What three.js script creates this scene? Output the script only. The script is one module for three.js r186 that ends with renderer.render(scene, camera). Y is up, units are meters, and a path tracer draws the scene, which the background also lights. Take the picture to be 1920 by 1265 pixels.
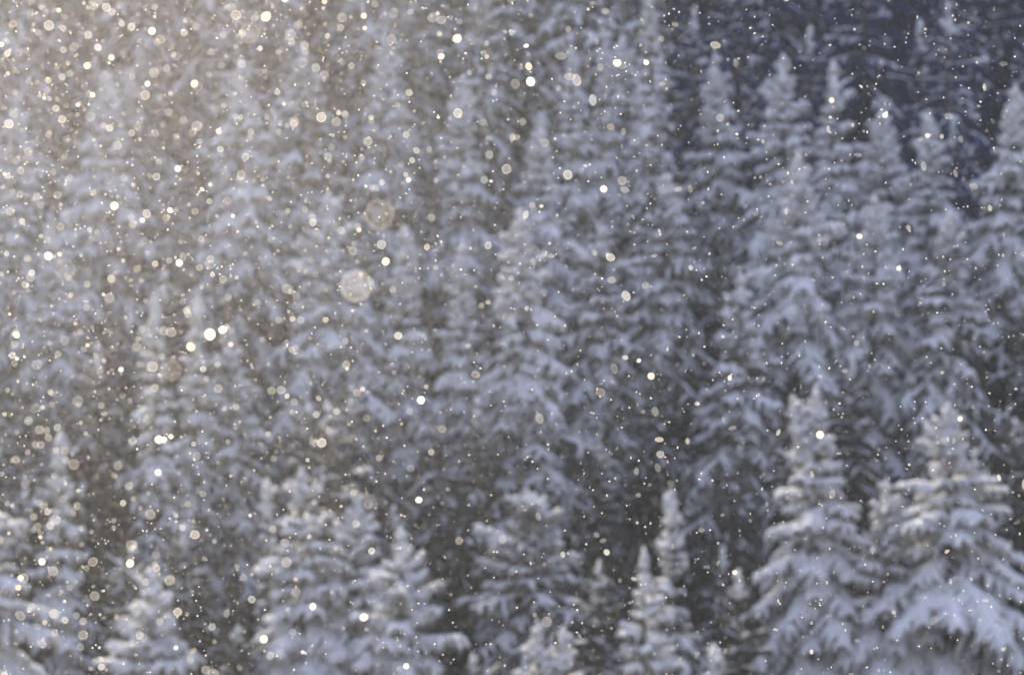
import * as THREE from 'three';

// ---------------------------------------------------------------- camera, sky, sun, exposure, haze
const W = 1920, HPX = 1265, FOV = 8;
const TY = Math.tan(THREE.MathUtils.degToRad(FOV / 2)), TX = TY * W / HPX;
const scene = new THREE.Scene();
const camera = new THREE.PerspectiveCamera(FOV, W / HPX, 0.3, 1500);
camera.position.set(0, 0, 0);
camera.lookAt(0, 0, -100);
camera.focus = 3.5;
camera.userData.fStop = 31;

const sunDir = new THREE.Vector3().setFromSphericalCoords(1, THREE.MathUtils.degToRad(90 - 34), THREE.MathUtils.degToRad(180 + 25));
const sun = new THREE.DirectionalLight(new THREE.Color().setRGB(1, 0.885, 0.65), 4.5);
sun.position.copy(sunDir).multiplyScalar(300).add(new THREE.Vector3(0, 0, -150));
sun.target.position.set(0, 0, -150);
sun.castShadow = true;
sun.shadow.radius = 3;
sun.shadow.mapSize.set(2048, 2048);
Object.assign(sun.shadow.camera, { left: -90, right: 90, top: 90, bottom: -90, near: 1, far: 700 });
scene.add(sun, sun.target);

function makeSky() {                                   // pale winter air, milky round the sun, blue overhead
  const w = 512, h = 256, data = new Float32Array(w * h * 4), v = new THREE.Vector3();
  for (let j = 0; j < h; j++) for (let i = 0; i < w; i++) {
    const el = ((j + 0.5) / h - 0.5) * Math.PI, az = ((i + 0.5) / w - 0.5) * 2 * Math.PI;
    v.set(Math.cos(el) * Math.cos(az), Math.sin(el), Math.cos(el) * Math.sin(az));
    const up = Math.max(0, v.y), c = v.dot(sunDir), k = (j * w + i) * 4;
    const hz = Math.exp(-up * 3.2);
    const glow = 0.3 * Math.exp((c - 1) * 7) + 0.5 * Math.exp((c - 1) * 40);
    data[k] = 0.205 + 0.18 * hz + 0.62 * glow;
    data[k + 1] = 0.243 + 0.185 * hz + 0.54 * glow;
    data[k + 2] = 0.388 + 0.145 * hz + 0.40 * glow;
    data[k + 3] = 1;
  }
  const t = new THREE.DataTexture(data, w, h, THREE.RGBAFormat, THREE.FloatType);
  t.mapping = THREE.EquirectangularReflectionMapping;
  t.magFilter = THREE.LinearFilter; t.minFilter = THREE.LinearFilter;
  t.colorSpace = THREE.LinearSRGBColorSpace;
  t.needsUpdate = true;
  return t;
}
scene.background = makeSky();
scene.environment = scene.background;

const renderer = new THREE.WebGLRenderer();
renderer.toneMapping = THREE.LinearToneMapping;
renderer.toneMappingExposure = 2.65;
renderer.shadowMap.enabled = true;
scene.fog = new THREE.FogExp2(new THREE.Color(0.85, 0.91, 1.0), 0.0003);

// ---------------------------------------------------------------- helpers
function rngOf(a) {
  return () => { a = (a + 0x6d2b79f5) | 0; let t = Math.imul(a ^ (a >>> 15), 1 | a); t = (t + Math.imul(t ^ (t >>> 7), 61 | t)) ^ t; return ((t ^ (t >>> 14)) >>> 0) / 4294967296; };
}
const rnd = rngOf(20177);
const range = (r, a, b) => a + (b - a) * r();
const lerp = THREE.MathUtils.lerp, clamp = THREE.MathUtils.clamp, smooth = THREE.MathUtils.smoothstep;
const taken = new Map();
function numbered(name) {
  const n = taken.get(name) ?? 0; taken.set(name, n + 1);
  return n ? name + '_' + String(n).padStart(3, '0') : name;
}
const at = (px, py, d) => new THREE.Vector3((px / W * 2 - 1) * TX * d, (1 - py / HPX * 2) * TY * d, -d);   // a point of the place that the photograph shows there
function hash(x, y) { let n = Math.imul(x | 0, 374761393) + Math.imul(y | 0, 668265263); n = Math.imul(n ^ (n >>> 13), 1274126177); return ((n ^ (n >>> 16)) >>> 0) / 4294967296; }
function noise(x, y) {
  const i = Math.floor(x), j = Math.floor(y), f = x - i, g = y - j, u = f * f * (3 - 2 * f), w = g * g * (3 - 2 * g);
  return lerp(lerp(hash(i, j), hash(i + 1, j), u), lerp(hash(i, j + 1), hash(i + 1, j + 1), u), w);
}
const fbm = (x, y) => 0.5 * noise(x, y) + 0.3 * noise(x * 2.3 + 9, y * 2.3) + 0.2 * noise(x * 5.1, y * 5.1 + 4);

class Build {                                          // collects triangles of one mesh
  constructor() { this.p = []; this.c = []; this.i = []; }
  vertex(x, y, z, c) { this.p.push(x, y, z); this.c.push(c[0], c[1], c[2]); return this.p.length / 3 - 1; }
  tube(pts, radii, sides, r, color, flat = 1, rough = 0.25) {   // tapered uneven tube along pts, closed at both ends
    const a = new THREE.Vector3(), side = new THREE.Vector3(), up = new THREE.Vector3(), rows = [];
    for (let k = 0; k < pts.length; k++) {
      a.subVectors(pts[Math.min(k + 1, pts.length - 1)], pts[Math.max(k - 1, 0)]).normalize();
      side.set(-a.z, 0, a.x);
      if (side.lengthSq() < 1e-4) side.set(1, 0, 0);
      side.normalize(); up.crossVectors(side, a).normalize();
      if (up.y < 0) { up.negate(); }
      const row = [], q = pts[k];
      for (let s = 0; s < sides; s++) {
        const t = s / sides * Math.PI * 2, rr = radii[k] * (1 + rough * (r() * 2 - 1)), cs = Math.cos(t) * rr, sn = Math.sin(t) * rr * flat;
        row.push(this.vertex(q.x + side.x * cs + up.x * sn, q.y + side.y * cs + up.y * sn, q.z + side.z * cs + up.z * sn, color));
      }
      rows.push(row);
    }
    const n = pts.length - 1;
    for (let k = 0; k < n; k++) for (let s = 0; s < sides; s++) {
      const s2 = (s + 1) % sides;
      this.i.push(rows[k][s], rows[k][s2], rows[k + 1][s], rows[k][s2], rows[k + 1][s2], rows[k + 1][s]);
    }
    const e = a.multiplyScalar(radii[n] * 0.8), tip = this.vertex(pts[n].x + e.x, pts[n].y + e.y, pts[n].z + e.z, color);
    for (let s = 0; s < sides; s++) this.i.push(rows[n][s], rows[n][(s + 1) % sides], tip);
    const foot = this.vertex(pts[0].x, pts[0].y, pts[0].z, color);
    for (let s = 0; s < sides; s++) this.i.push(rows[0][(s + 1) % sides], rows[0][s], foot);
  }
  spray(p, q, width, r, color) {                       // hanging needle sprays below a twig: three ragged leaf-like faces
    for (let k = 0; k < 3; k++) {
      const t0 = (k + 0.1) / 3, t1 = (k + 0.95) / 3, tm = (t0 + t1) / 2 + range(r, -0.05, 0.12), dz = range(r, -0.5, 0.5) * width;
      const a = this.vertex(lerp(p.x, q.x, t0), lerp(p.y, q.y, t0), lerp(p.z, q.z, t0), color);
      const b = this.vertex(lerp(p.x, q.x, t1), lerp(p.y, q.y, t1), lerp(p.z, q.z, t1), color);
      const c = this.vertex(lerp(p.x, q.x, tm) + dz, lerp(p.y, q.y, tm) - width * range(r, 0.7, 1.5), lerp(p.z, q.z, tm) + dz, color);
      this.i.push(a, b, c);
    }
  }
  geometry() {
    const g = new THREE.BufferGeometry();
    g.setAttribute('position', new THREE.Float32BufferAttribute(this.p, 3));
    g.setAttribute('color', new THREE.Float32BufferAttribute(this.c, 3));
    g.setIndex(this.i); g.computeVertexNormals();
    return g;
  }
  add(other, m) {                                      // another Build's triangles, placed by a matrix
    const n = this.p.length / 3, v = new THREE.Vector3();
    for (let k = 0; k < other.p.length; k += 3) { v.set(other.p[k], other.p[k + 1], other.p[k + 2]).applyMatrix4(m); this.p.push(v.x, v.y, v.z); this.c.push(other.c[k], other.c[k + 1], other.c[k + 2]); }
    for (let k = 0; k < other.i.length; k++) this.i.push(other.i[k] + n);
  }
}
function mesh(name, geometry, material, parent) {
  const m = new THREE.Mesh(geometry, material);
  m.name = name; m.castShadow = m.receiveShadow = true;
  parent.add(m);
  return m;
}
const M = {
  snow: new THREE.MeshPhysicalMaterial({ name: 'snow', vertexColors: true, roughness: 0.95, specularIntensity: 0.4, transmission: 0.3, thickness: 0 }),
  needle: new THREE.MeshPhysicalMaterial({ name: 'needles', vertexColors: true, roughness: 0.8, specularIntensity: 0.5 }),
  bark: new THREE.MeshStandardMaterial({ name: 'bark', vertexColors: true, roughness: 0.95 }),
  ground: new THREE.MeshStandardMaterial({ name: 'forest floor', vertexColors: true, roughness: 1 }),
};

// ---------------------------------------------------------------- the ground: near bank, valley, forest slope up to an unseen ridge shaped to shade the trees
function slopeAt(x, d) {
  const rise = -18 + 0.45 * (d - 150);
  const near = -1.7 - 0.47 * Math.max(0, d - 2);
  const far = 69 * smooth(d, 250, 335) - 0.5 * Math.max(0, d - 345);  // unseen ridge, its height shaped to keep the sun off the trees
  const k = 14;                                        // rounded valley bottom
  return Math.max(near, rise) + Math.log(1 + Math.exp(-Math.abs(near - rise) / k)) * k * smooth(d, 20, 70) * (d < 118 ? 1 : Math.exp(-(d - 118) / 6)) + far;
}
{
  const b = new Build(), nx = 90, nd = 150, rows = [];
  for (let j = 0; j <= nd; j++) {
    const d = -60 + 960 * Math.pow(j / nd, 1.5), row = [];
    for (let i = 0; i <= nx; i++) {
      const x = -450 + 900 * i / nx, y = slopeAt(x, d) + (fbm(x * 0.15, d * 0.15) - 0.5) * 0.8 * smooth(d, 3, 30);
      const s = smooth(fbm(x * 0.31 + 40, d * 0.31), 0.42, 0.6), w = 0.03 + 0.3 * s;
      row.push(b.vertex(x, y, -d, [w * 1.0, w * 0.98, w * 0.95]));
    }
    rows.push(row);
  }
  for (let j = 0; j < nd; j++) for (let i = 0; i < nx; i++) b.i.push(rows[j][i], rows[j][i + 1], rows[j + 1][i], rows[j][i + 1], rows[j + 1][i + 1], rows[j + 1][i]);
  const g = mesh('ground', b.geometry(), M.ground, scene);
  g.userData.kind = 'structure';
}

// ---------------------------------------------------------------- spruce boughs
const V = (x, y, z) => new THREE.Vector3(x, y, z);
function needleColor(r, frost = 0) { if (frost < 0) { const w = range(r, 0.6, 1.3); return [0.015 * w, 0.036 * w, 0.105 * w]; } const w = range(r, 0.6, 1.35), o = r(), f = frost * range(r, 0.5, 1) * 0.5; return [(0.034 + 0.02 * o) * w + f, (0.038 + 0.004 * o) * w + f, 0.026 * w + f]; }   // hoar frost whitens needles; negative frost paints navy shade into them
function snowColor(r) { const w = range(r, 0.8, 0.92); return [w, w, w * 1.01]; }
// A bough grows along +x; fine boughs carry more twigs. snowy 0..1 is how much of it the snow covers.
function makeBough(r, L, fine, snowy, frost = 0, fat0 = 1) {
  const wood = new Build(), snow = new Build();
  const droop = range(r, 0.16, 0.34), lift = range(r, 0.04, 0.2), bend = range(r, -0.14, 0.14);
  const axis = (t) => V(t * L, L * (lift * t - droop * t * t + 0.07 * t * t * t * t), bend * L * t * t);
  const pts = [0, 0.3, 0.65, 1].map(axis), nc = needleColor(r, frost), thick = (0.045 + 0.02 * L) * fat0;
  wood.tube(pts, [thick * 0.8, thick, thick * 0.9, thick * 0.5], fine ? 5 : 4, r, nc, 0.8);
  if (snowy > 0.15) {
    const lo = pts.map((p) => V(p.x, p.y + thick * (0.9 - 0.6 * frost), p.z)), fat = 1 + 0.45 * frost;
    snow.tube(lo, [thick * 0.35, thick * 0.85, thick * 0.95, thick * 0.7].map((q) => q * (0.5 + 0.5 * snowy) * fat), fine ? 6 : 4, r, snowColor(r), 0.75, 0.45);
  }
  const n = Math.max(2, Math.round(L * (fine ? 7 : 4.8)));
  for (let k = 0; k < n; k++) for (const s of [-1, 1]) {
    if (!fine && r() < 0.12) continue;
    const t = 0.16 + 0.8 * (k + range(r, 0.1, 0.9)) / n, p = axis(t);
    const len = Math.min(0.85, L * 0.44) * (1.12 - 0.68 * t) * range(r, 0.7, 1.25), ang = range(r, 0.55, 1.15), hang = range(r, 0.15, 0.75);
    const mid = V(p.x + Math.cos(ang) * len * 0.5, p.y - hang * len * 0.26, p.z + s * Math.sin(ang) * len * 0.52);
    const end = V(p.x + Math.cos(ang) * len * 0.9, p.y - hang * len * 0.95, p.z + s * Math.sin(ang) * len * 0.9);
    const tw = range(r, 0.045, 0.075) * fat0, c = needleColor(r, frost);
    wood.tube([p, mid, end], [tw, tw * 1.1, tw * 0.5], 3, r, c, 0.8);
    wood.spray(p, end, tw * 3.6, r, c);
    if (r() < snowy) {
      const up = tw * (0.85 - 0.6 * frost), w = tw * range(r, 0.8, 1.45) * (1 + 0.5 * frost);
      snow.tube([V(p.x, p.y + up, p.z), V(mid.x, mid.y + up, mid.z), V(end.x, end.y + up * 0.8, end.z)], [w * 0.8, w * 1.15, w * 0.6], fine ? 5 : 4, r, snowColor(r), lerp(0.85, 1.1, frost), 0.45);
    }
  }
  return { wood, snow, L };
}
function boughSet(seed, fine, snowy, frost, fat) {                 // boughs of graded length, a few of each
  const r = rngOf(seed), set = [];
  for (const L of [0.35, 0.6, 0.9, 1.25, 1.65, 2.1, 2.6, 3.1]) for (let k = 0; k < 3; k++) set.push(makeBough(r, L, fine, snowy, frost, fat));
  return set;
}
const SETS = {                                         // frosted white, snowy, thinly covered
  fine: [boughSet(11, true, 0.97, 0.62, 0.72), boughSet(15, true, 0.82, 0.36, 0.74), boughSet(16, true, 0.4, 0.08, 0.85)],
  coarse: [boughSet(12, false, 1, 1, 0.86), boughSet(14, false, 0.75, 0.4, 0.76), boughSet(13, false, 0.3, 0.06, 0.85)],
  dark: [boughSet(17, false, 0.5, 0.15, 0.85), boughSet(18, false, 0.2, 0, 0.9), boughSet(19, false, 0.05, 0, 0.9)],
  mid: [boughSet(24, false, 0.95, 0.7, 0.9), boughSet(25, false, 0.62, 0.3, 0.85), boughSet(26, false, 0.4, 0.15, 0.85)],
  blue: [boughSet(21, false, 0.42, -0.01, 0.9), boughSet(22, false, 0.3, -0.01, 0.9), boughSet(23, false, 0.1, -0.01, 0.9)],   // deep navy shade put into the needle colour
};
for (const set of SETS.fine) for (const b of set) { b.woodG = b.wood.geometry(); b.snowG = b.snow.geometry(); }
// Which of the three a bough is: the tip is caked white, the sheltered lower boughs hold less.
function coverAt(r, s, white) { const w = white - s + range(r, -2.2, 2.2); return w > 0 ? 0 : w > -3.5 ? 1 : 2; }
const boughFor = (set, L, r) => { let best = 0; for (let k = 0; k < set.length; k += 3) if (Math.abs(set[k].L - L) < Math.abs(set[best].L - L)) best = k; return set[best + Math.floor(r() * 3)]; };

// Where a spruce's boughs sit. reach(s) is the half-width s metres below the tip.
function boughPlaces(r, H, reach, gap, around) {
  const out = [], lop = r() * 7, askew = range(r, 0, 0.2);   // crowns are a little lopsided
  let s = 0.35;
  while (s < H * 0.84) {
    const L = Math.max(0.22, reach(s)), n = Math.max(3, Math.round(around * (0.55 + 0.2 * Math.min(L, 2.2)))), turn = r() * 7;
    for (let k = 0; k < n; k++) {
      const a = turn + (k + range(r, -0.25, 0.25)) / n * Math.PI * 2, f = range(r, 0.55, 1.22) * (r() < 0.08 ? 1.25 : 1);
      const pitch = lerp(0.9, -0.36, smooth(s, 0, 5)) + range(r, -0.16, 0.16) - 0.012 * s;
      out.push({ s, y: H - s + range(r, -0.12, 0.12), a, pitch, L: L * f * (1 + askew * Math.cos(a - lop)) / Math.max(0.75, Math.cos(pitch)) });
    }
    s += gap * (s > 8.5 ? 2.3 : 1) * (0.55 + 0.45 * Math.min(1, s / 4)) * range(r, 0.8, 1.2);
  }
  return out;
}
const E = new THREE.Euler(), Q = new THREE.Quaternion(), S3 = new THREE.Vector3(), P3 = new THREE.Vector3();
function boughMatrix(b, L, lean) {
  Q.setFromEuler(E.set(0, -b.a, b.pitch, 'YXZ'));
  const k = b.L / L; S3.set(k, lerp(1, k, 0.6), lerp(1, k, 0.8)); P3.set(lean * b.y, b.y, 0);
  return new THREE.Matrix4().compose(P3, Q, S3);
}
function trunkBuild(r, H, lean) {
  const b = new Build(), pts = [], rad = [], n = 9;
  for (let k = 0; k <= n; k++) { const t = k / n; pts.push(V(lean * t * H, t * H - (k ? 0 : 0.4), 0)); rad.push(0.012 * H * Math.pow(1 - t, 0.85) + 0.03); }
  b.tube(pts, rad, 7, r, [0.075, 0.058, 0.045], 1, 0.08);
  return b;
}
function leaderSnow(b, r, H, lean) {                   // the snow-caked leader at the very tip
  const pts = [1.0, 0.7, 0.4, 0.1, -0.12].map((s) => V(lean * (H - s) + range(r, -0.03, 0.03), H - s, range(r, -0.03, 0.03)));
  b.tube(pts, [0.1, 0.17, 0.14, 0.11, 0.05], 6, r, snowColor(r), 1, 0.25);
}
function tag(o, label, group) { o.userData.label = label; o.userData.category = 'spruce tree'; if (group) o.userData.group = group; }

// A near spruce: every bough is a part, its snow a part of the bough.
function detailedSpruce(r, H, reach, white, lean = 0, bare = 0) {
  const t = new THREE.Group(); t.name = numbered('spruce_tree');
  mesh('trunk', trunkBuild(r, H, lean).geometry(), M.bark, t);
  const top = new Build(); leaderSnow(top, r, H, lean);
  mesh('snow_cap', top.geometry(), M.snow, t);
  let n = 0;
  for (const b of boughPlaces(r, H, reach, 0.47, 6.4)) {
    if (n >= 290) break;
    if (bare && b.s > 3.2 && b.s < 8.5 && Math.sin(b.a) > 0.72 && r() < bare) continue;   // lost boughs let the trunk show
    const kind = boughFor(SETS.fine[coverAt(r, b.s, white)], b.L, r), part = mesh('bough', kind.woodG, M.needle, t);
    boughMatrix(b, kind.L, lean).decompose(part.position, part.quaternion, part.scale);
    mesh('snow_cover', kind.snowG, M.snow, part).userData.kind = 'stuff';
    n++;
  }
  return t;
}
// A farther spruce: trunk, crown and the snow on it.
function spruce(r, H, reach, sets, white, lean = 0, gap = 0.5, around = 6) {
  const t = new THREE.Group(); t.name = numbered('spruce_tree');
  const crown = new Build(), snow = new Build();
  for (const b of boughPlaces(r, H, reach, gap, around)) {
    const kind = boughFor(sets[coverAt(r, b.s, white)], b.L, r), m = boughMatrix(b, kind.L, lean);
    crown.add(kind.wood, m); snow.add(kind.snow, m);
  }
  leaderSnow(snow, r, H, lean);
  mesh('trunk', trunkBuild(r, H, lean).geometry(), M.bark, t);
  mesh('crown', crown.geometry(), M.needle, t);
  mesh('snow_cover', snow.geometry(), M.snow, t).userData.kind = 'stuff';
  return t;
}

// ---------------------------------------------------------------- the spruces one can point to: tip and half-width in the photograph, height, look
// [tip x, tip y, half-width px, that many px below the tip, height m, kind, label]
const NAMED = [
  [1532, 728, 158, 470, 18, 'near', 'large snow-laden spruce with drooping boughs and twin tip, at bottom right'],
  [1776, 762, 212, 380, 18, 'near', 'wide snow-laden spruce with dark trunk showing, nearest the bottom right corner'],
  [1662, 905, 120, 250, 15.5, 'near', 'lower frosted spruce filling the gap between the two large ones at bottom right'],
  [1208, 1035, 70, 225, 17, 'near', 'slim spruce with a long thin snowy leader, bottom edge right of centre'],
  [1008, 1172, 38, 95, 16, 'near', 'left one of two small snowy tips at the bottom edge near centre'],
  [1056, 1182, 30, 90, 16, 'near', 'right one of two small snowy tips at the bottom edge near centre'],
  [566, 884, 118, 300, 18, 'near', 'bright snow-covered spruce, leftmost and tallest of the three-tipped clump at bottom left centre'],
  [668, 928, 100, 260, 17.4, 'near', 'bright snow-covered spruce, middle one of the three-tipped clump at bottom left centre'],
  [752, 996, 108, 240, 18, 'near', 'bright snow-covered spruce, rightmost and lowest of the three-tipped clump at bottom left centre'],
  [284, 1072, 92, 190, 17, 'near', 'rounded snow-covered spruce at the bottom edge near the left corner'],
  [-70, 868, 190, 330, 34, 'edge', 'pale spruce cut by left edge in bottom left corner, thick snow on boughs'],
  [1340, 1215, 40, 90, 16, 'near', 'smallest snowy tip at the bottom edge, left of the large drooping spruce'],
  [500, 905, 32, 260, 17, 'far', 'thin snowy spire standing just left of the three-tipped clump'],
  [1258, 915, 66, 260, 17, 'dusk', 'dim bluish narrow spruce left of the large drooping spruce at bottom right'],
  [990, 925, 130, 190, 15, 'dusk', 'broad bluish spruce with arching boughs at bottom centre'],
  [976, 398, 112, 330, 19, 'far', 'tall pointed spruce at the centre of the picture, its right side edged by dark forest'],
  [868, 462, 52, 190, 17, 'far', 'narrow spruce just left of the tall central spruce'],
  [760, 428, 60, 200, 17, 'far', 'narrow pale spruce second to the left of the tall central spruce'],
  [615, 366, 92, 190, 18, 'far', 'hazy spruce left of centre with a sunlit right shoulder'],
  [452, 112, 104, 300, 20, 'far', 'tall hazy warm-lit spruce in the upper left, its right side a long slope'],
  [204, 136, 84, 230, 19, 'far', 'tall hazy warm-lit spruce in the upper left corner region, left of the longer one'],
  [30, 178, 62, 190, 18, 'far', 'bluish hazy spruce at the left edge of the upper half'],
  [92, 404, 62, 190, 16, 'far', 'small bluish spruce tip near the left edge at mid height'],
  [290, 552, 52, 260, 19, 'far', 'slender pale spire at mid left, left one of a close pair'],
  [370, 556, 44, 240, 18, 'far', 'slender pale spire at mid left, right one of a close pair'],
  [112, 815, 62, 260, 17, 'far', 'narrow spruce just right of the pale corner spruce at lower left'],
  [1015, 215, 62, 210, 17, 'far', 'hazy grey spruce at upper centre left of the broad three-tipped group'],
  [1072, 92, 44, 200, 18, 'far', 'thin hazy spire at upper centre, left of the twin-tipped tall spruces'],
  [1134, 62, 60, 200, 18, 'far', 'tall spruce at upper centre, left one of the twin tips'],
  [1166, 72, 92, 200, 18, 'far', 'tall broad spruce at upper centre, right one of the twin tips'],
  [1216, -25, 38, 240, 21, 'far', 'spire reaching past the top edge, right of the twin-tipped tall spruces'],
  [1341, 106, 68, 190, 17, 'far', 'grey spruce before dark blue forest, first from the left in the upper right row'],
  [1468, 106, 84, 200, 18, 'far', 'pointed grey spruce before dark blue forest, second and tallest in the upper right row'],
  [1562, 122, 62, 200, 18, 'far', 'slim grey spruce before dark blue forest, third in the upper right row'],
  [1656, 208, 58, 120, 16.5, 'far', 'short grey spruce before dark blue forest, fourth in the upper right row'],
  [1742, 216, 52, 130, 16.5, 'far', 'short grey spruce before dark blue forest, fifth and last in the upper right row'],
  [1905, 165, 110, 220, 19, 'far', 'wide grey spruce cut by the right edge, its left side a long slope'],
  [1498, 292, 128, 300, 18.5, 'far', 'large spruce with long drooping arms below the upper right row'],
  [1640, 372, 76, 190, 17, 'far', 'narrow spruce with a brighter stem, right of the large one with drooping arms'],
  [1250, 330, 92, 200, 17, 'dusk', 'dark-gapped grey spruce right of the central spruce, below the twin tips'],
  [1130, 420, 92, 210, 16.5, 'dusk', 'dusky spruce with down-swept boughs immediately right of the tall central spruce'],
  [868, 150, 70, 200, 17, 'far', 'hazy grey spruce left of upper centre, above the narrow central ones'],
  [720, 70, 70, 220, 18, 'far', 'hazy brownish-grey spruce near the top edge left of centre'],
  [1780, 400, 84, 210, 17, 'dusk', 'dim spruce at mid right between the narrow bright-stemmed one and the right edge'],
  [1390, 520, 84, 210, 16, 'dusk', 'dusky low spruce left of the large one with drooping arms'],
  [430, 620, 84, 230, 16, 'dusk', 'hazy grey spruce right of the slender pale pair at mid left'],
];
const solveD = (py, H) => (85.5 - H) / (0.45 - (1 - py / HPX * 2) * TY);
const pxPerM = (d) => W / 2 / (TX * d);
function reachOf(hw, dy, pw = 0.82, cap = 3.4) {        // half-width by depth below the tip, in metres
  return (s) => Math.min(cap, hw * Math.pow(s / dy, pw));
}
const named = NAMED.map(([px, py, hw, dy, H, kind, label]) => {
  const d = solveD(py, H), k = pxPerM(d);
  return { px, py, d, H, k, kind, label, hw: hw / k * (kind === 'near' || kind === 'edge' ? 1 : 0.9), dy: dy / k };
});
named.forEach((n, i) => {
  const r = rngOf(500 + i * 7), base = at(n.px, n.py, n.d).add(V(0, -n.H, 0)), reach = reachOf(n.hw, n.dy, n.px === 1208 ? 1.2 : n.kind === 'near' ? range(r, 0.9, 1.05) : range(r, 0.75, 1));
  const lean = range(r, -0.022, 0.022);
  base.x -= lean * n.H;
  const t = n.kind === 'edge' ? detailedSpruce(r, n.H, reach, 30, lean) : n.kind === 'near' ? detailedSpruce(r, n.H, reach, 6.5, lean, n.px === 1776 ? 0.5 : 0) : n.kind === 'dusk' ? spruce(r, n.H, reach, SETS.mid, n.px === 990 ? 0.5 : 2.2, lean, 0.42, 6.2) : spruce(r, n.H, reach, SETS.coarse, 4.3, lean, 0.42, 6.2);
  t.position.copy(base);
  if (i === 0) {                                       // its second tip
    const fork = new Build(), q = (k) => V(lean * n.H - 0.62 * Math.sin(k * 1.5), n.H - 2.6 + 2.2 * k, 0.1);
    fork.tube([q(0), q(0.4), q(0.75), q(1)], [0.06, 0.09, 0.1, 0.06], 6, r, snowColor(r), 1, 0.35);
    const tip = mesh('second_tip', fork.geometry(), M.snow, t);
    for (let k = 0; k < 26; k++) {
      const h = 0.35 + 0.6 * k / 26, kind = boughFor(SETS.fine[0], 0.3, r), part = mesh('bough', kind.woodG, M.needle, tip), z = 0.9 - 0.6 * (k / 26);
      part.position.copy(q(h)); part.rotation.set(0, k * 2.4, 0.2 + 0.6 * (k / 26), 'YXZ'); part.scale.setScalar((0.45 + z) * range(r, 0.8, 1.2));
      const white = new THREE.Mesh(kind.snowG, M.snow); white.name = 'bough_snow'; white.userData.kind = 'stuff'; white.castShadow = white.receiveShadow = true;
      white.position.copy(part.position); white.quaternion.copy(part.quaternion); white.scale.copy(part.scale); tip.add(white);
    }
  }
  tag(t, n.label);
  scene.add(t);
});

// ---------------------------------------------------------------- the rest of the forest: spruces between and behind those
const PROTO = [];
for (let k = 0; k < 12; k++) {
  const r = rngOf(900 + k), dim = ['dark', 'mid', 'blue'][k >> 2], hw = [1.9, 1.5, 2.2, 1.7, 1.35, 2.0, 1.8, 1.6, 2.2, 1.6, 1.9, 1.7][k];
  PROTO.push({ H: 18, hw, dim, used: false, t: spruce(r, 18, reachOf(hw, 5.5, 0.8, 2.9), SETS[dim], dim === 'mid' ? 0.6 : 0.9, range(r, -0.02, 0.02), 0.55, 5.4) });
}
function fillerCovers(px, py, d, hw, H) {              // would a tree here stand before the tip of one of the named?
  const k = pxPerM(d);
  for (const n of named) {
    if (n.d <= d) continue;
    const show = Math.min(n.dy * n.k * 1.25, 400);
    for (let q = -10; q <= show; q += 20) {
      const y = n.py + q, s = (y - py) / k;
      if (s > -0.4 && Math.abs(n.px - px) < (hw * Math.pow(Math.max(0, s) / 5.5, 0.8) + n.hw * 0.55 * Math.max(0, q) / show) * k + 14) return true;
    }
  }
  return false;
}
const ZONES = [
  ['hazy frosted spruce in the warm veil of the upper left, half hidden by others', 'hazy spruces of the upper left', (x, y) => x < 760 && y < 480],
  ['greyish frosted spruce of the upper middle, half hidden behind nearer tips', 'spruces of the upper middle', (x, y) => x < 1230 && y < 480],
  ['dim spruce with little snow and shade-blue painted needles in the stand at upper right', 'dim shade-blue spruces of the upper right', (x, y) => y < 330],
  ['frosted spruce of the lower left forest, half hidden behind nearer tips', 'spruces of the lower left', (x) => x < 860],
  ['dusky frosted spruce of the lower right forest, half hidden behind nearer tips', 'spruces of the lower right', () => true],
];
let fillers = 0;
for (let d = 112; d < 262; d += 4) for (let x0 = -34; x0 < 34; x0 += 4.2) {
  const x = x0 + range(rnd, -1.4, 1.4) + (Math.round(d / 4) % 2) * 2.1, dd = d + range(rnd, -1.2, 1.2);
  if (Math.abs(x) > TX * dd + 3.2) continue;
  if (named.some((n) => Math.hypot((n.px / W * 2 - 1) * TX * n.d - x, n.d - dd) < 1.5)) continue;
  const ground = slopeAt(x, dd);
  let placed = null;
  for (let tries = 0; tries < 5 && !placed; tries++) {
    const H = range(rnd, 13.5, 19.5) - tries * 1.2, py = (1 - (ground + H) / (TY * dd)) / 2 * HPX, px = (x / (TX * dd) + 1) / 2 * W;
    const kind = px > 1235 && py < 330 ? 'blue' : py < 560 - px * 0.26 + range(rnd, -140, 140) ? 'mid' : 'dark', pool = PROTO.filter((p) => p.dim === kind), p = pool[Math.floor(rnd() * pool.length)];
    const hw = p.hw * H / 18;
    if (py > HPX + 20 || py < -620) break;
    if (!fillerCovers(px, py, dd, hw, H)) placed = { H, px, py, p };
  }
  if (!placed) continue;
  const { H, px, py, p } = placed;
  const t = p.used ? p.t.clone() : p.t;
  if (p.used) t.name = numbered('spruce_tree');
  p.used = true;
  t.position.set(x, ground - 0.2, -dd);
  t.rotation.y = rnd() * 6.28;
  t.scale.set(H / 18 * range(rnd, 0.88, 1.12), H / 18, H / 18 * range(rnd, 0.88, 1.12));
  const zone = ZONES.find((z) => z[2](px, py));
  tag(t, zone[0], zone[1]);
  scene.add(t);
  fillers++;
}

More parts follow.
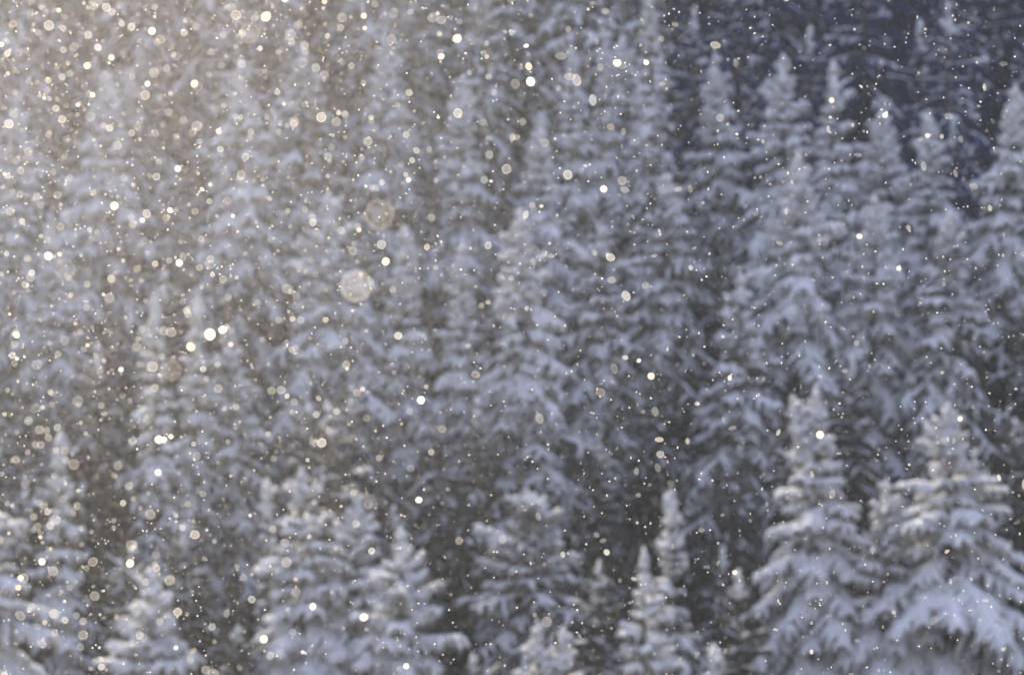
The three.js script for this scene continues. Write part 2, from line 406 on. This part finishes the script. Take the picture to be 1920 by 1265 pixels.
// ---------------------------------------------------------------- falling snow
function flakeMaterial(opacity) {
  return new THREE.MeshPhysicalMaterial({ name: 'ice crystal', vertexColors: true, roughness: 0.9, transmission: 0.55, thickness: 0, transparent: opacity < 1, opacity, specularIntensity: 0.6 });
}
function bokehDiscGeometry(seed) {                          // a flake disc: bokeh rings built into its rim, inner ridge and alpha, diameter 1, facing z
  const r = rngOf(seed), n = 18, rings = [[0, 0.02], [0.16, 0.03], [0.21, 0.05], [0.26, 0.03], [0.37, 0.03], [0.44, 0.07], [0.49, 0.06], [0.5, 0]];
  const alpha = [0.5, 0.42, 0.8, 0.4, 0.44, 0.95, 1, 1], p = [], c = [], idx = [], wob = [];
  for (let s = 0; s < n; s++) wob.push(1 + range(r, -0.05, 0.05));
  for (const side of [1, -1]) {
    const base = p.length / 3;
    rings.forEach(([rad, h], k) => { for (let s = 0; s < n; s++) { const t = s / n * Math.PI * 2; p.push(Math.cos(t) * rad * wob[s], Math.sin(t) * rad * wob[s], h * side); c.push(1, 1, 1, alpha[k]); } });
    for (let k = 0; k < rings.length - 1; k++) for (let s = 0; s < n; s++) {
      const a = base + k * n + s, b = base + k * n + (s + 1) % n, q = [a, a + n, b, b, a + n, b + n];
      idx.push(...(side > 0 ? q : [q[0], q[2], q[1], q[3], q[5], q[4]]));
    }
  }
  const g = new THREE.BufferGeometry();
  g.setAttribute('position', new THREE.Float32BufferAttribute(p, 3));
  g.setAttribute('color', new THREE.Float32BufferAttribute(c, 4));
  g.setIndex(idx); g.computeVertexNormals();
  return g;
}
function grainGeometry() {                              // a small rounded grain of snow, diameter 1
  const g = new THREE.IcosahedronGeometry(0.5, 1), n = g.attributes.position.count;
  g.setAttribute('color', new THREE.Float32BufferAttribute(new Float32Array(n * 4).fill(1), 4));
  return g;
}
const frameM = new THREE.Matrix4();
function flakes(name, geometry, opacity, list) {
  const m = new THREE.InstancedMesh(geometry, flakeMaterial(opacity), list.length);
  m.name = numbered(name);
  m.userData.kind = 'stuff'; m.userData.label = 'falling snow drifting in front of the forest';
  list.forEach((f, i) => {
    Q.setFromEuler(E.set(f.rx, f.ry, f.rz)); S3.set(f.sx, f.sy, f.sz);
    m.setMatrixAt(i, frameM.compose(f.p, Q, S3)); m.setColorAt(i, f.c);
  });
  m.castShadow = m.receiveShadow = true;
  scene.add(m);
  return m;
}
const warm = (r, k) => { const w = r() * k; return new THREE.Color().setRGB(0.97, 0.97 - 0.09 * w, 0.96 - 0.2 * w); };  // warmth of the sunlight tinted into the white flakes' own colour
const thickUL = (px, py) => clamp(1.05 - px / 1500 - py / 2600, 0.1, 1);   // the shower is thickest to the upper left
const veil = (px, py) => clamp(Math.exp(-((Math.max(0, px - 250) / 640) ** 2) - (Math.max(0, py - 40) / 760) ** 1.5), 0.006, 1);   // powder added there to make the bright veil of glare
function scatter(r, n, depth, size, dens) {
  const out = [];
  while (out.length < n) {
    const px = range(r, -220, W + 160), py = range(r, -180, HPX + 120);
    if (r() > dens(px, py)) continue;
    const d = depth(r), s = size(r, px), e = clamp((px - 700) / 700, 0, 1);
    const stretch = 1 + e * range(r, 0.0, 0.5);
    out.push({ p: at(px, py, d), s, px, rx: range(r, -0.45, 0.45), ry: range(r, -0.45, 0.45), rz: (r() < 0.5 ? 0 : 1.57) + range(r, -0.4, 0.4), sx: s * stretch, sy: s / stretch, sz: s * 0.5, c: warm(r, 1 - 0.6 * e) });
  }
  return out;
}
{
  const r = rngOf(4242);
  const bokehDiscs = [bokehDiscGeometry(1), bokehDiscGeometry(2), bokehDiscGeometry(3)];
  const focusDepth = (q) => range(q, 2.9, 4.5);
  const big = (q, px) => (0.0015 + 0.0056 * Math.pow(q(), 1.1)) * (px > 1250 ? 0.75 : 1);
  bokehDiscs.forEach((g, k) => {
    flakes('snowflakes', g, 0.16, scatter(r, 430, focusDepth, big, (x, y) => thickUL(x, y) ** 1.1));
    flakes('snowflakes', g, 0.32, scatter(r, 130, focusDepth, big, (x, y) => thickUL(x, y) ** 1.1));
    flakes('snowflakes', g, 0.68, scatter(r, 32, focusDepth, (q, px) => 0.8 * big(q, px), (x, y) => thickUL(x, y)));
  });
  flakes('snowflakes', bokehDiscs[0], 1, scatter(r, 90, focusDepth, (q) => 0.001 + 0.0036 * q() ** 2, (x, y) => thickUL(x, y) ** 0.9));
  // the brightest ones, fully opaque and turned to the camera
  const bright = [[393, 627, 23], [417, 618, 16], [357, 650, 17], [498, 31, 21], [995, 153, 18], [1157, 118, 15], [90, 480, 17], [30, 628, 14], [723, 490, 15], [789, 750, 16], [284, 58, 15], [857, 72, 17], [827, 106, 13], [1612, 443, 11], [1740, 254, 9], [1686, 503, 10], [1378, 1073, 10], [1801, 785, 10], [1221, 705, 15], [1198, 676, 8], [297, 824, 17], [785, 937, 13], [682, 1157, 17], [494, 1198, 16], [243, 1056, 16], [78, 1053, 14], [333, 316, 13], [318, 394, 11], [1212, 117, 11], [1132, 354, 14], [364, 157, 16], [586, 1137, 14], [1560, 188, 10], [1660, 216, 11], [1538, 815, 15]];
  flakes('snowflakes', bokehDiscs[2], 1, bright.map(([x, y, w]) => { const d = range(r, 3.1, 4.1), k = w * 2 * TX * d / W; return { p: at(x, y, d), rx: range(r, -0.25, 0.25), ry: range(r, -0.25, 0.25), rz: r() * 3, sx: k * range(r, 0.92, 1.08), sy: k * range(r, 0.92, 1.08), sz: k * 0.5, c: warm(r, 0.8) }; }));
  flakes('snow_grains', grainGeometry(), 1, scatter(r, 5200, (q) => range(q, 3.0, 4.1), (q) => 0.00036 + 0.0011 * q() ** 3.5, (x, y) => 0.5 + 0.5 * thickUL(x, y)));
  flakes('snow_grains', grainGeometry(), 0.45, scatter(r, 5500, (q) => range(q, 3, 4.4), (q) => 0.00045 + 0.0012 * q() ** 2.5, (x, y) => 0.35 + 0.65 * thickUL(x, y)));
  flakes('snow_grains', grainGeometry(), 0.8, scatter(r, 2600, (q) => range(q, 4.5, 10), (q) => 0.0009 + 0.0016 * q(), (x, y) => thickUL(x, y)));
  // a few flakes close before the lens, one in place of a lens flare
  const close = (list) => list.map(([x, y, d, w]) => ({ p: at(x, y, d), rx: range(r, -0.2, 0.2), ry: range(r, -0.2, 0.2), rz: r() * 3, sx: w / 1000, sy: w / 1000, sz: w / 2500, c: warm(r, 1) }));
  flakes('snowflakes', bokehDiscs[1], 0.13, close([[668, 536, 2, 13.5]]));  // oversized flake added where a lens flare would glow
  flakes('snowflakes', bokehDiscs[0], 0.08, close([[322, 695, 2.4, 10], [712, 402, 2.2, 14], [122, 505, 2.5, 11], [468, 62, 2.5, 11]]));
  flakes('veil_powder_snow', grainGeometry(), 1, scatter(r, 640000, (q) => 24 + 36 * q(), (q) => 0.002 + 0.0018 * q(), (x, y) => veil(x, y)));
}

renderer.render(scene, camera);
